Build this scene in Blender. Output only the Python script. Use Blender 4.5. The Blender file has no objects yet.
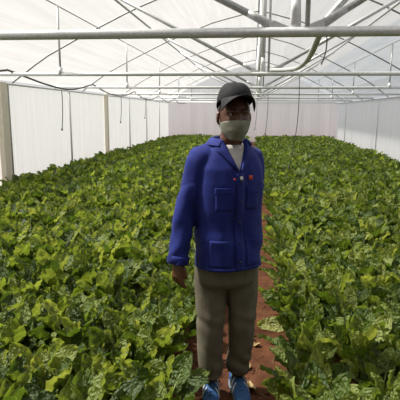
import bpy, bmesh, math, random
import numpy as np
from mathutils import Vector, Matrix, noise
from mathutils.bvhtree import BVHTree
random.seed(7); RNG = np.random.default_rng(11)
PI = math.pi
scn = bpy.context.scene
COL = scn.collection

# ------------------------------------------------------------------ helpers
def tag(o, label=None, cat=None, group=None, kind=None):
    if label: o['label'] = label
    if cat: o['category'] = cat
    if group: o['group'] = group
    if kind: o['kind'] = kind
    return o

def empty(name, loc=(0, 0, 0)):
    o = bpy.data.objects.new(name, None); COL.objects.link(o)
    o.location = loc; o.empty_display_size = .1
    return o

class MB:
    """collects shapes that belong to ONE mesh object"""
    def __init__(s): s.v = []; s.f = []; s.m = []; s.uv = {}
    def add(s, vs, fs, mi=0):
        b = len(s.v); s.v += [tuple(v) for v in vs]
        s.f += [tuple(i + b for i in f) for f in fs]; s.m += [mi] * len(fs)
        return b
    def box(s, c, d, mi=0, M=None):
        x, y, z = d[0] / 2, d[1] / 2, d[2] / 2
        vs = [Vector((sx * x, sy * y, sz * z)) for sz in (-1, 1) for sy in (-1, 1) for sx in (-1, 1)]
        if M is not None: vs = [M @ v for v in vs]
        vs = [v + Vector(c) for v in vs]
        s.add(vs, [(0, 2, 3, 1), (4, 5, 7, 6), (0, 1, 5, 4), (2, 6, 7, 3), (0, 4, 6, 2), (1, 3, 7, 5)], mi)
    def tube(s, pts, rad, n=10, cap=True, mi=0, flat=1.0, up=None):
        pts = [Vector(p) for p in pts]
        if not isinstance(rad, (list, tuple)): rad = [rad] * len(pts)
        vs = []; fs = []
        prevN = None
        for i, p in enumerate(pts):
            t = (pts[min(i + 1, len(pts) - 1)] - pts[max(i - 1, 0)]).normalized()
            if prevN is None:
                a = Vector(up) if up is not None else (Vector((0, 0, 1)) if abs(t.z) < .9 else Vector((0, 1, 0)))
                nrm = (a - t * a.dot(t)).normalized()
            else:
                nrm = (prevN - t * prevN.dot(t)).normalized()
            prevN = nrm; b = t.cross(nrm)
            r = rad[i]
            for k in range(n):
                a = 2 * PI * k / n
                vs.append(p + nrm * (math.cos(a) * r * flat) + b * (math.sin(a) * r))
        for i in range(len(pts) - 1):
            for k in range(n):
                k2 = (k + 1) % n
                fs.append((i * n + k, i * n + k2, (i + 1) * n + k2, (i + 1) * n + k))
        if cap:
            fs.append(tuple(range(n - 1, -1, -1))); fs.append(tuple((len(pts) - 1) * n + k for k in range(n)))
        s.add(vs, fs, mi)
    def loft(s, rings, mi=0, cap=True):
        n = len(rings[0]); vs = [v for r in rings for v in r]; fs = []
        for i in range(len(rings) - 1):
            for k in range(n):
                k2 = (k + 1) % n
                fs.append((i * n + k, i * n + k2, (i + 1) * n + k2, (i + 1) * n + k))
        if cap:
            fs.append(tuple(range(n - 1, -1, -1))); fs.append(tuple((len(rings) - 1) * n + k for k in range(n)))
        s.add(vs, fs, mi)
    def grid(s, P, mi=0):
        nu = len(P); nv = len(P[0]); vs = [p for r in P for p in r]
        fs = [(i * nv + j, (i + 1) * nv + j, (i + 1) * nv + j + 1, i * nv + j + 1) for i in range(nu - 1) for j in range(nv - 1)]
        s.add(vs, fs, mi)
    def ball(s, c, r, n=12, m=8, mi=0, M=None):
        if not isinstance(r, (tuple, list)): r = (r, r, r)
        rings = []
        for i in range(1, m):
            ph = PI * i / m
            ring = []
            for k in range(n):
                a = 2 * PI * k / n
                v = Vector((r[0] * math.sin(ph) * math.cos(a), r[1] * math.sin(ph) * math.sin(a), -r[2] * math.cos(ph)))
                if M is not None: v = M @ v
                ring.append(v + Vector(c))
            rings.append(ring)
        s.loft(rings, mi)
    def mesh(s, name):
        me = bpy.data.meshes.new(name); me.from_pydata([tuple(v) for v in s.v], [], s.f); me.update()
        return me
    def build(s, name, mats, parent=None, smooth=True, solid=0, bevel=0, recalc=True):
        me = s.mesh(name)
        if recalc:
            bm = bmesh.new(); bm.from_mesh(me); bmesh.ops.recalc_face_normals(bm, faces=bm.faces); bm.to_mesh(me); bm.free()
        if not isinstance(mats, (list, tuple)): mats = [mats]
        for m in mats: me.materials.append(m)
        me.polygons.foreach_set('material_index', s.m)
        me.polygons.foreach_set('use_smooth', [smooth] * len(s.f))
        o = bpy.data.objects.new(name, me); COL.objects.link(o)
        if parent is not None: o.parent = parent
        if solid:
            md = o.modifiers.new('solid', 'SOLIDIFY'); md.thickness = solid; md.offset = 0
        if bevel:
            md = o.modifiers.new('bevel', 'BEVEL'); md.width = bevel; md.segments = 2; md.limit_method = 'ANGLE'
        return o

def remesh(mb, voxel, smooth=3, fac=.5):
    me = mb.mesh('tmp')
    bm = bmesh.new(); bm.from_mesh(me); bmesh.ops.recalc_face_normals(bm, faces=bm.faces); bm.to_mesh(me); bm.free()
    o = bpy.data.objects.new('tmp', me); COL.objects.link(o)
    r = o.modifiers.new('r', 'REMESH'); r.mode = 'VOXEL'; r.voxel_size = voxel; r.use_smooth_shade = True
    if smooth:
        q = o.modifiers.new('s', 'SMOOTH'); q.factor = fac; q.iterations = smooth
    dg = bpy.context.evaluated_depsgraph_get()
    out = bpy.data.meshes.new_from_object(o.evaluated_get(dg))
    bpy.data.objects.remove(o); bpy.data.meshes.remove(me)
    return out

def link_mesh(name, me, mats, parent=None):
    me.name = name
    me.materials.clear()
    for m in (mats if isinstance(mats, (list, tuple)) else [mats]): me.materials.append(m)
    me.polygons.foreach_set('use_smooth', [True] * len(me.polygons))
    o = bpy.data.objects.new(name, me); COL.objects.link(o)
    if parent is not None: o.parent = parent
    return o

# ------------------------------------------------------------------ materials
def mat(name):
    m = bpy.data.materials.new(name); m.use_nodes = True
    nt = m.node_tree
    for n in list(nt.nodes): nt.nodes.remove(n)
    out = nt.nodes.new('ShaderNodeOutputMaterial')
    return m, nt, out
def N(nt, t, **kw):
    n = nt.nodes.new(t)
    for k, v in kw.items():
        if k.startswith('i_'):
            key = k[2:]
            n.inputs[int(key) if key.isdigit() else key.replace('_', ' ')].default_value = v
        else: setattr(n, k, v)
    return n
def L(nt, a, b): nt.links.new(a, b)
def ramp(nt, stops):
    r = nt.nodes.new('ShaderNodeValToRGB')
    while len(r.color_ramp.elements) < len(stops): r.color_ramp.elements.new(.5)
    for e, (p, c) in zip(r.color_ramp.elements, stops): e.position = p; e.color = (*c, 1)
    return r

def simple(name, c1, c2, scale=20, rough=.6, metal=0, bump=0, bscale=60, sheen=0, stretch=(1, 1, 1), spec=.5):
    m, nt, out = mat(name)
    tc = N(nt, 'ShaderNodeTexCoord'); mp = N(nt, 'ShaderNodeMapping'); mp.inputs['Scale'].default_value = stretch
    L(nt, tc.outputs['Object'], mp.inputs['Vector'])
    n = N(nt, 'ShaderNodeTexNoise', i_Scale=scale, i_Detail=5.0); L(nt, mp.outputs[0], n.inputs['Vector'])
    r = ramp(nt, [(.3, c1), (.7, c2)]); L(nt, n.outputs['Fac'], r.inputs[0])
    b = N(nt, 'ShaderNodeBsdfPrincipled', i_Roughness=rough, i_Metallic=metal)
    b.inputs['Specular IOR Level'].default_value = spec
    L(nt, r.outputs[0], b.inputs['Base Color'])
    if sheen: b.inputs['Sheen Weight'].default_value = sheen
    if bump:
        n2 = N(nt, 'ShaderNodeTexNoise', i_Scale=bscale, i_Detail=4.0); L(nt, mp.outputs[0], n2.inputs['Vector'])
        bp = N(nt, 'ShaderNodeBump', i_Strength=bump, i_Distance=.01); L(nt, n2.outputs['Fac'], bp.inputs['Height']); L(nt, bp.outputs[0], b.inputs['Normal'])
    L(nt, b.outputs[0], out.inputs[0])
    return m

def film(name, c1, c2, trans=.55, clear=.08, stretch=(1, 1, 1), scale=3, fold=None):
    """translucent greenhouse sheeting: part diffuse, part translucent, part clear"""
    m, nt, out = mat(name)
    tc = N(nt, 'ShaderNodeTexCoord'); mp = N(nt, 'ShaderNodeMapping'); mp.inputs['Scale'].default_value = stretch
    L(nt, tc.outputs['Object'], mp.inputs['Vector'])
    n = N(nt, 'ShaderNodeTexNoise', i_Scale=scale, i_Detail=6.0, i_Roughness=.6); L(nt, mp.outputs[0], n.inputs['Vector'])
    r = ramp(nt, [(.3, c1), (.7, c2)]); L(nt, n.outputs['Fac'], r.inputs[0])
    d = N(nt, 'ShaderNodeBsdfDiffuse'); t = N(nt, 'ShaderNodeBsdfTranslucent'); c = N(nt, 'ShaderNodeBsdfTransparent')
    L(nt, r.outputs[0], d.inputs[0]); L(nt, r.outputs[0], t.inputs[0])
    bp = N(nt, 'ShaderNodeBump', i_Strength=.35, i_Distance=.03); L(nt, n.outputs['Fac'], bp.inputs['Height'])
    L(nt, bp.outputs[0], d.inputs['Normal']); L(nt, bp.outputs[0], t.inputs['Normal'])
    a = N(nt, 'ShaderNodeMixShader', i_Fac=trans); L(nt, d.outputs[0], a.inputs[1]); L(nt, t.outputs[0], a.inputs[2])
    b = N(nt, 'ShaderNodeMixShader', i_Fac=clear); L(nt, a.outputs[0], b.inputs[1]); L(nt, c.outputs[0], b.inputs[2])
    L(nt, b.outputs[0], out.inputs[0])
    return m

M = {}
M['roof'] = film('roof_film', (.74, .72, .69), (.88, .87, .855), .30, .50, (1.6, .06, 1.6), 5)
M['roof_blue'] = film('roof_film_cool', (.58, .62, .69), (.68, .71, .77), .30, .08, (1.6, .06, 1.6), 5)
M['curtain'] = film('curtain_film', (.70, .70, .685), (.86, .86, .85), .26, .20, (9, 9, .10), 4)  # vertical grey streaks in the colour stand in for fold shading
M['side'] = film('side_film', (.66, .67, .68), (.74, .75, .76), .5, .03, (3, 3, .12), 3)
M['back'] = film('back_film', (.73, .675, .68), (.79, .735, .74), .5, .03, (5, 5, .1), 3)
M['gable'] = film('gable_film', (.78, .78, .79), (.84, .84, .85), .5, .05, (2, 2, .3), 3)
M['opaque_front'] = simple('opaque_grey_front', (.16, .15, .14), (.24, .23, .21), 6, .8)  # unseen front wall, made opaque to cut light on the near crop
M['light_blocker'] = simple('grey_light_blocker', (.10, .105, .10), (.16, .165, .16), 60, .8)  # invented opaque roof cover, added out of view to darken the foreground
M['steel'] = simple('galvanised_steel', (.44, .45, .45), (.60, .61, .61), 40, .45, .4)
M['steel_light'] = simple('bright_galvanised_steel', (.64, .65, .65), (.80, .81, .81), 40, .4, .35)
M['steel_dark'] = simple('dull_steel', (.20, .20, .19), (.30, .30, .29), 30, .5, .5)
M['cream_post'] = simple('cream_painted_timber', (.62, .56, .45), (.74, .69, .58), 25, .6, stretch=(3, 3, .4))
M['hose'] = simple('black_polythene', (.015, .015, .016), (.04, .04, .04), 40, .45)
M['cord'] = simple('dark_cord', (.05, .05, .045), (.10, .10, .09), 60, .8)
M['soil'] = simple('red_soil', (.06, .024, .013), (.135, .056, .029), 9, .95, bump=.9, bscale=45, spec=.1)
M['clod'] = simple('soil_clod', (.08, .032, .017), (.16, .07, .04), 30, .95, bump=.6, bscale=90, spec=.1)
M['straw'] = simple('straw', (.22, .15, .06), (.36, .26, .12), 30, .8)
M['dead'] = simple('dead_leaf', (.36, .12, .03), (.50, .22, .06), 30, .8)
M['dry'] = simple('dry_leaf', (.30, .22, .09), (.42, .32, .15), 30, .8)

def leaf_material(name='chard_leaf', pale_=0.0):
    m, nt, out = mat(name)
    uv = N(nt, 'ShaderNodeUVMap'); sx = N(nt, 'ShaderNodeSeparateXYZ'); L(nt, uv.outputs[0], sx.inputs[0])
    geo = N(nt, 'ShaderNodeNewGeometry'); oi = N(nt, 'ShaderNodeObjectInfo')
    def math_(op, a, b=None, c=None):
        n = N(nt, 'ShaderNodeMath', operation=op)
        for i, q in enumerate((a, b, c)):
            if q is None: continue
            if isinstance(q, (int, float)): n.inputs[i].default_value = q
            else: L(nt, q, n.inputs[i])
        return n.outputs[0]
    au = math_('ABSOLUTE', math_('SUBTRACT', sx.outputs[0], .5))          # 0..0.5 off the midrib
    # lateral veins slanting towards the tip
    ph = math_('SUBTRACT', math_('MULTIPLY', sx.outputs[1], 7.5), math_('MULTIPLY', au, 5.0))
    wob = N(nt, 'ShaderNodeTexNoise', i_Scale=9.0, i_Detail=2.0); L(nt, uv.outputs[0], wob.inputs['Vector'])
    ph = math_('ADD', ph, math_('MULTIPLY', wob.outputs['Fac'], 1.3))
    sw = math_('ABSOLUTE', math_('SUBTRACT', math_('FRACT', ph), .5))     # 0 on the vein
    vein = math_('SUBTRACT', 1.0, math_('SMOOTH_MIN', math_('MULTIPLY', sw, 9.0), 1.0, .1))
    vein = math_('MAXIMUM', vein, 0.0)
    mid = math_('MAXIMUM', math_('SUBTRACT', 1.0, math_('MULTIPLY', au, 22.0)), 0.0)
    pale = math_('MINIMUM', math_('ADD', math_('MULTIPLY', vein, .45), mid), 1.0)
    rnd = math_('ADD', math_('MULTIPLY', geo.outputs['Random Per Island'], .75), math_('MULTIPLY', oi.outputs['Random'], .25))
    base = ramp(nt, [(0, (.026, .056, .008)), (.4, (.085, .138, .020)), (.75, (.190, .252, .050)), (1, (.32, .36, .11))])
    L(nt, math_('ADD', math_('MULTIPLY', rnd, 1 - pale_), pale_), base.inputs[0])
    cn = N(nt, 'ShaderNodeTexNoise', i_Scale=6.0, i_Detail=4.0); L(nt, uv.outputs[0], cn.inputs['Vector'])
    mx0 = N(nt, 'ShaderNodeMixRGB', blend_type='MULTIPLY', i_Fac=.5); L(nt, base.outputs[0], mx0.inputs[1])
    cr = ramp(nt, [(.3, (.6, .6, .6)), (.7, (1.2, 1.2, 1.1))]); L(nt, cn.outputs['Fac'], cr.inputs[0]); L(nt, cr.outputs[0], mx0.inputs[2])
    mx = N(nt, 'ShaderNodeMixRGB'); mx.inputs[2].default_value = (.26, .33, .12, 1)
    L(nt, math_('MULTIPLY', pale, .42), mx.inputs[0]); L(nt, mx0.outputs[0], mx.inputs[1])
    # puckers between the veins
    vo = N(nt, 'ShaderNodeTexVoronoi', feature='SMOOTH_F1', i_Scale=11.0); L(nt, uv.outputs[0], vo.inputs['Vector'])
    h = math_('ADD', math_('MULTIPLY', sw, .55), math_('MULTIPLY', vo.outputs['Distance'], -1.3))
    bp = N(nt, 'ShaderNodeBump', i_Strength=1.0, i_Distance=.012); L(nt, h, bp.inputs['Height'])
    b = N(nt, 'ShaderNodeBsdfPrincipled', i_Roughness=.50); b.inputs['Specular IOR Level'].default_value = .5
    L(nt, mx.outputs[0], b.inputs['Base Color']); L(nt, bp.outputs[0], b.inputs['Normal'])
    t = N(nt, 'ShaderNodeBsdfTranslucent')
    tcol = N(nt, 'ShaderNodeMixRGB', blend_type='MULTIPLY', i_Fac=1.0); tcol.inputs[2].default_value = (1.9, 1.8, .85, 1)
    L(nt, mx.outputs[0], tcol.inputs[1]); L(nt, tcol.outputs[0], t.inputs[0])
    ms = N(nt, 'ShaderNodeMixShader', i_Fac=.38); L(nt, b.outputs[0], ms.inputs[1]); L(nt, t.outputs[0], ms.inputs[2])
    L(nt, ms.outputs[0], out.inputs[0])
    return m
M['leaf'] = leaf_material()
M['stalk'] = simple('chard_stalk', (.17, .24, .07), (.30, .37, .14), 30, .45, stretch=(1, 1, .3))
M['pale_leaf'] = leaf_material('pale_chard_leaf', 1.0)

# person
M['skin'] = simple('dark_brown_skin', (.095, .038, .021), (.140, .058, .032), 25, .45, bump=.05, bscale=300)
M['hair'] = simple('black_hair', (.008, .007, .006), (.02, .018, .016), 200, .8, bump=.4, bscale=400)
M['jacket'] = simple('blue_workwear_cotton', (.009, .017, .150), (.014, .026, .205), 14, .75, bump=.25, bscale=500, sheen=.05, spec=.25)
M['tshirt'] = simple('white_jersey', (.52, .50, .47), (.64, .62, .58), 20, .85, bump=.1, bscale=400)
M['trouser'] = simple('khaki_grey_twill', (.118, .105, .078), (.165, .147, .110), 12, .85, bump=.2, bscale=500, spec=.2)
M['cap'] = simple('charcoal_cotton', (.018, .018, .021), (.032, .032, .036), 30, .8, bump=.2, bscale=500, spec=.25)
M['mask'] = simple('grey_green_cotton', (.20, .205, .155), (.27, .275, .215), 40, .85, bump=.25, bscale=300)
M['shoe'] = simple('blue_mesh_shoe', (.016, .075, .24), (.032, .125, .34), 60, .6, bump=.4, bscale=400)
M['sole'] = simple('grey_rubber', (.10, .12, .15), (.18, .20, .22), 40, .7)
M['white'] = simple('white_plastic', (.68, .68, .68), (.78, .78, .78), 40, .5)
M['red'] = simple('red_tag_cloth', (.45, .05, .03), (.58, .09, .05), 60, .7)
M['button'] = simple('dark_blue_button', (.012, .015, .06), (.02, .025, .09), 60, .35)
M['eye'] = simple('eye_white', (.26, .22, .19), (.34, .30, .26), 80, .25)
M['iris'] = simple('dark_iris', (.008, .005, .004), (.014, .009, .007), 80, .15)

# ------------------------------------------------------------------ camera
F = 470.0; H = 1.62; VX, VY = 253.0, 112.0; ROLL = math.radians(.4)
th = math.atan((200 - VY) / F); psi = math.atan((VX - 200) / F * math.cos(th))
fw = Vector((-math.sin(psi) * math.cos(th), math.cos(psi) * math.cos(th), -math.sin(th)))
r0 = Vector((math.cos(psi), math.sin(psi), 0)); u0 = r0.cross(fw)
rr = math.cos(ROLL) * r0 + math.sin(ROLL) * u0; uu = -math.sin(ROLL) * r0 + math.cos(ROLL) * u0
cd = bpy.data.cameras.new('camera'); cam = bpy.data.objects.new('camera', cd); COL.objects.link(cam)
cd.sensor_width = 36; cd.sensor_fit = 'HORIZONTAL'; cd.lens = F / 400 * 36; cd.clip_start = .05; cd.clip_end = 200
cam.matrix_world = Matrix(((rr.x, uu.x, -fw.x, 0), (rr.y, uu.y, -fw.y, 0), (rr.z, uu.z, -fw.z, H), (0, 0, 0, 1)))
scn.camera = cam
def project(p):
    v = Vector(p) - Vector((0, 0, H)); z = v.dot(fw)
    if z < .05: return None
    return 200 + F * v.dot(rr) / z, 200 - F * v.dot(uu) / z, z

# ------------------------------------------------------------------ the setting
XL, XR, YB, YF = -4.9, 4.65, 27.3, -4.6
EAVE = 2.17
PROF = [(0, 4.30), (1.2, 4.00), (2.4, 3.54), (3.04, 3.24), (3.54, 3.0), (4.2, 2.66), (4.9, EAVE)]
def roofz(x):
    ax = abs(x - .06)
    ax = ax * (4.9 / 4.96 if x < 0 else 4.9 / 4.59)
    for (a, za), (b, zb) in zip(PROF, PROF[1:]):
        if ax <= b + 1e-6:
            t = (ax - a) / (b - a); t = min(max(t, 0), 1)
            return za + (zb - za) * t
    return EAVE
def arch_pts(n=28, drop=0.0):
    return [(XL + (XR - XL) * i / n, roofz(XL + (XR - XL) * i / n) - drop) for i in range(n + 1)]

# floor: red soil, finer along the path
def nz(x, y, s, o=0): return noise.noise(Vector((x * s + o, y * s - o, o * 1.7)))
xs = sorted(set([round(v, 3) for v in np.arange(-5.4, 5.41, .3)] + [round(v, 3) for v in np.arange(-.7, .6, .035)]))
ys = [round(v, 3) for v in np.concatenate([np.arange(-5.2, 1.2, .4), np.arange(1.2, 6.0, .04), np.arange(6.0, 28.2, .3)])]
mb = MB()
def floor_z(x, y):
    p = math.exp(-((x + .10) / .33) ** 4)                      # the trodden path lies a little lower
    return -.035 + .03 * (1 - p) + (.006 + .006 * (1 - p)) * nz(x, y, 9) + .004 * nz(x, y, 28, 3)
mb.grid([[(x, y, floor_z(x, y)) for y in ys] for x in xs])
tag(mb.build('floor', M['soil'], recalc=False), kind='structure', label='red-brown bare soil floor of the greenhouse with a trodden path')

def wall_sheet(name, x, m, amp, seed, label):
    mb = MB(); P = []
    y = YF; k = 0
    while y < YB + .001:
        w = amp * (nz(0, y, 5.5, seed) + .55 * nz(0, y, 14, seed + 2))
        P.append([(x + w * (.35 + .65 * (1 - t)), y, -.05 + t * (EAVE + .05)) for t in (0, .25, .5, .75, 1)])
        y += .045
    mb.grid(P)
    return tag(mb.build(name, m, recalc=False), kind='structure', label=label)
wall_sheet('wall_left', XL, M['curtain'], .035, 3, 'white plastic side curtain hanging in soft vertical folds')
wall_sheet('wall_right', XR, M['side'], .008, 9, 'pale grey plastic side wall on the right')

def end_wall(name, y, label, mats=None):
    mb = MB(); n = 60
    cols = []
    for i in range(n + 1):
        x = XL + (XR - XL) * i / n
        w = .012 * nz(x, 0, 4, 5)
        zt = roofz(x)
        cols.append((x, w, zt))
    mb.grid([[(x, y + w, z) for z in (-.05, .7, 1.4, EAVE - .02)] for x, w, zt in cols], 0)
    mb.grid([[(x, y + w * (1 - k), EAVE - .02 + (zt - EAVE + .02) * k) for k in (0, .5, 1)] for x, w, zt in cols], 1)
    return tag(mb.build(name, mats or [M['back'], M['gable']], recalc=False), kind='structure', label=label)
end_wall('wall_back', YB, 'pinkish grey plastic end wall with a pale gable above')
end_wall('wall_front', YF, 'unseen end wall behind the camera, made opaque grey to block light', [M['opaque_front'], M['opaque_front']])

mb = MB()
pts = arch_pts(44)
nyR = 40
for i in range(44):
    (x0, z0), (x1, z1) = pts[i], pts[i + 1]
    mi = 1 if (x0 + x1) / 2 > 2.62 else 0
    P = []
    for q in (0, 1):
        x, z = pts[i + q]
        P.append([(x, YF + (YB - YF) * j / nyR, z + .035) for j in range(nyR + 1)])
    mb.grid([p[:6] for p in P], 2); mb.grid([p[5:] for p in P], mi)  # front stretch of roof, out of view, made opaque to block skylight
tag(mb.build('ceiling', [M['roof'], M['roof_blue'], M['light_blocker']], recalc=False), kind='structure', label='arched translucent white plastic roof film')

# ------------------------------------------------------------------ steel frame
XN = .13                                                        # where the truss members meet
ordn = ['nearest', 'second', 'third', 'fourth', 'fifth', 'sixth']
def flat_end(mb, p, q, r, mi=0):
    """a pipe from p to q, hammered flat over its last stretch at q"""
    p, q = Vector(p), Vector(q); d = q - p; Ln = d.length; d.normalize()
    mb.tube([p, p + d * (Ln - .2)], r, 10)
    # flattened tongue
    a = p + d * (Ln - .2); n = 10; rings = []
    for s, fy, fz in ((0, 1, 1), (.08, .55, 1.15), (.15, .28, 1.3), (.2, .22, 1.3)):
        c = a + d * s; side = Vector((0, 1, 0)); up = d.cross(side).normalized()
        rings.append([c + side * (math.cos(2 * PI * k / n) * r * fy) + up * (math.sin(2 * PI * k / n) * r * fz) for k in range(n)])
    mb.loft(rings)
for i in range(6):
    y = 3.60 if i == 0 else 3.35 + 4 * i
    XN = .29 if i == 0 else .13
    t = empty('roof_truss', (XN, y, 2.19))
    tag(t, ['nearest galvanised roof truss, its thick tie beam crossing above the man\'s cap',
            'second roof truss from the camera, its tie beam just behind the man\'s cap',
            'third roof truss from the camera, its beam level with the eaves',
            'fourth roof truss from the camera, beyond the man\'s head',
            'fifth roof truss from the camera, second from the end wall',
            'roof truss farthest back, next to the pinkish end wall'][i], 'roof truss', 'steel roof trusses')
    o = Vector((XN, y, 2.19))
    def pt(x, z, dy=0): return Vector((x, y + dy, z)) - o
    mb = MB(); mb.tube([pt(XL + .03, 2.19), pt(-1.5, 2.19), pt(1.5, 2.19), pt(XR - .03, 2.19)], .036 if i == 0 else .03, 14); mb.build('tie_beam', M['steel_light'], t)
    for s in (-1, 1):
        x = 3.04 * s
        mb = MB(); mb.tube([pt(x, 2.19 + .03), pt(x, roofz(x) - .02)], .017, 10); mb.build('strut', M['steel'], t)
        mb = MB(); mb.tube([pt(x, 2.18), pt(x, 2.29)], .036, 10); mb.build('strut_socket', M['steel_light'], t)
        mb = MB(); flat_end(mb, pt(2.4 * s, roofz(2.4 * s) - .05), pt(XN + (.17 if i == 0 else .13) * s, 2.235), .026); mb.build('diagonal', M['steel'], t)
    mb = MB(); flat_end(mb, pt(XN - .01, roofz(XN) - .02), pt(XN - .01, 2.22), .032); mb.build('king_post', M['steel_light'], t)
    mb = MB(); mb.tube([pt(XN + .075, 2.22), pt(XN + .075, roofz(XN) - .02)], .018, 10); mb.build('king_post', M['steel'], t)
    mb = MB()
    for s in (-1, 1):
        a = [pt(XN + .03 * s, 2.215, -.012), pt(XN + .19 * s, 2.215, -.012), pt(XN + .20 * s, 2.25, -.012), pt(XN + .16 * s, 2.27, -.012), pt(XN + .05 * s, 2.225, -.012)]
        b = [p + Vector((0, .006, 0)) for p in a]
        mb.add(a + b, [(0, 1, 2, 3, 4), (9, 8, 7, 6, 5)] + [(k, (k + 1) % 5, 5 + (k + 1) % 5, 5 + k) for k in range(5)])
    mb.build('gusset_plate', M['steel_light'], t, smooth=False)

for i, y in enumerate([1.35 + 4 * k for k in range(7)]):
    mb = MB(); mb.tube([(x, y, z) for x, z in arch_pts(36, .0)], .016, 8)
    o = mb.build('roof_arch', M['steel_dark'])
    if i == 0: o['label'] = 'thin roof arch nearest the camera, overhead before the first truss'
    tag(o, o.get('label') or 'thin dark roof hoop, %s from the camera, springing from the eaves pipes' % ['', 'first', 'second', 'third', 'fourth', 'fifth', 'sixth'][i], 'roof arch', 'roof hoops under the film')

def pipe(name, pts, r, m, label, cat, group=None, n=10):
    mb = MB(); mb.tube(pts, r, n)
    return tag(mb.build(name, m), label, cat, group)
for s, lb in ((-1, 'left'), (1, 'right')):
    x = 2.4 * s
    pipe('purlin', [(x, YF + .05, roofz(x) - .03), (x, 10, roofz(x) - .03), (x, YB - .05, roofz(x) - .03)], .021, M['steel'],
         'steel purlin under the %s roof slope, running the length of the greenhouse' % lb, 'purlin', 'roof purlins')
    x = 3.04 * s
    pipe('purlin', [(x, YF + .05, roofz(x) - .02), (x, 10, roofz(x) - .02), (x, YB - .05, roofz(x) - .02)], .010, M['steel'],
         'thin lower purlin holding the %s strut tops' % lb, 'purlin', 'roof purlins')
pipe('ridge_pipe', [(.06, YF + .05, 4.27), (.06, 10, 4.27), (.06, YB - .05, 4.27)], .022, M['steel'], 'steel ridge pipe along the top of the roof', 'ridge pipe')
for x, lb in ((XL + .04, 'left above the white curtain'), (XR - .04, 'right above the grey side wall')):
    pipe('eave_pipe', [(x, YF + .05, EAVE - .03), (x, 10, EAVE - .03), (x, YB - .05, EAVE - .03)], .022, M['steel'],
         'steel eaves pipe on the ' + lb, 'eaves pipe', 'eaves pipes')
pipe('gable_rail', [(XL + .05, YB - .08, EAVE), (0, YB - .08, EAVE), (XR - .05, YB - .08, EAVE)], .025, M['steel_light'],
     'horizontal pipe across the end wall at eaves height', 'rail')
# bent conduit from the near joint up and back to the second truss
pts = []
P0 = [Vector((.62, 3.40, 2.42)), Vector((.43, 3.45, 2.27)), Vector((.50, 4.2, 2.19)), Vector((.47, 5.2, 2.17)), Vector((.42, 6.2, 2.21)), Vector((.26, 7.15, 2.26))]
def catmull(P, n=8):
    out = []
    for i in range(len(P) - 1):
        a, b, c, d = P[max(i - 1, 0)], P[i], P[i + 1], P[min(i + 2, len(P) - 1)]
        for k in range(n):
            t = k / n
            out.append(.5 * ((2 * b) + (c - a) * t + (2 * a - 5 * b + 4 * c - d) * t * t + (3 * b - a - 3 * c + d) * t ** 3))
    out.append(P[-1]); return out
BENT = None

# posts along the walls
lp = [8.78, 12.2, 15.3, 18.3, 21.3, 24.3]
for i, y in enumerate(lp):
    wide = i in (0, 2)
    mb = MB()
    if wide:
        mb.box((XL + .10, y - .04, EAVE / 2), (.11, .24 if i == 0 else .12, EAVE - .02))
        o = mb.build('wall_post', M['cream_post'], bevel=.008, smooth=False)
        tag(o, 'broad cream wooden post at the left edge of the white curtain' if i == 0 else 'cream wooden post partway along the white curtain, second cream one from the camera', 'post', 'posts on the left wall')
    else:
        mb.tube([(XL + .07, y, 0), (XL + .07, y, 1), (XL + .07, y, EAVE - .03)], .024, 10)
        o = mb.build('wall_post', M['steel'])
        tag(o, 'slim steel post on the white curtain, ' + {1: 'between the two cream posts', 3: 'first one beyond the second cream post', 4: 'second one beyond the second cream post', 5: 'last before the end wall'}[i], 'post', 'posts on the left wall')
pipe('wall_post', [(XL + .07, 9.02, 0), (XL + .07, 9.02, 1), (XL + .07, 9.02, EAVE - .03)], .024, M['steel_dark'], 'dark steel post right beside the broad cream post', 'post', 'posts on the left wall')
for i, y in enumerate([12.6, 18.4, 24.6]):
    pipe('wall_post', [(XR - .05, y, 0), (XR - .05, y, 1), (XR - .05, y, EAVE - .03)], .016, M['steel'],
         'slim steel post on the grey right wall, ' + ['nearest the camera', 'at the middle', 'closest to the end wall corner'][i], 'post', 'posts on the right wall')

# irrigation hose slung under the ties on the left
P = []
for k in range(7):
    y = 3.35 + 4 * k - .001
    if k < 6:
        P += [Vector((-3.85, y - .25, 2.228)), Vector((-3.85, y, 2.234)), Vector((-3.85 + .05 * math.sin(k * 2), y + 1.2, 2.08 + .02 * math.sin(k))), Vector((-3.85, y + 2.5, 2.07)), ]
P.append(Vector((-3.85, 26.9, 2.1)))
pipe('irrigation_hose', catmull(P, 6), .016, M['hose'], 'black irrigation hose sagging between the trusses along the left side', 'hose', n=8)

# hanging cords
def cord(x, y, z0, z1, r, label, group, sway=.02, weight=True):
    e = empty('hanging_cord', (x, y, z0)); tag(e, label, 'cord', group)
    mb = MB(); n = 12
    pts = [(sway * math.sin(3 * k / n) - sway * k / n * 2, 0, (z1 - z0) * k / n) for k in range(n + 1)]
    mb.tube(pts, r, 6); mb.build('line', M['cord'], e)
    if weight:
        mb = MB(); mb.tube([(pts[-1][0], 0, z1 - z0 + .02), (pts[-1][0], 0, z1 - z0 - .03)], [r * 2.2, r * 2.6], 8); mb.build('weight', M['cord'], e)
cord(-4.62, 11.2, 2.12, 1.18, .010, 'dark cord hanging before the white curtain, between the first two posts', 'cords on the left side')
cord(-4.62, 16.4, 2.12, 1.25, .010, 'dark cord hanging before the white curtain beyond the second cream post', 'cords on the left side')
cord(-4.62, 20.2, 2.12, 1.35, .010, 'dark cord hanging on the white curtain, farthest of the three there', 'cords on the left side')
cord(.66, 7.30, 2.17, .80, .006, 'long thin cord hanging from the second truss to the crop beside the path', 'cords over the path', .05)
cord(.44, 15.35, 2.17, .95, .009, 'thin cord hanging from the fourth truss right of the man\'s cap', 'cords over the path', .03)
cord(.12, 19.35, 2.17, .95, .009, 'faint cord hanging from the fifth truss right beside the man\'s cheek', 'cords over the path', .03)
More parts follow.
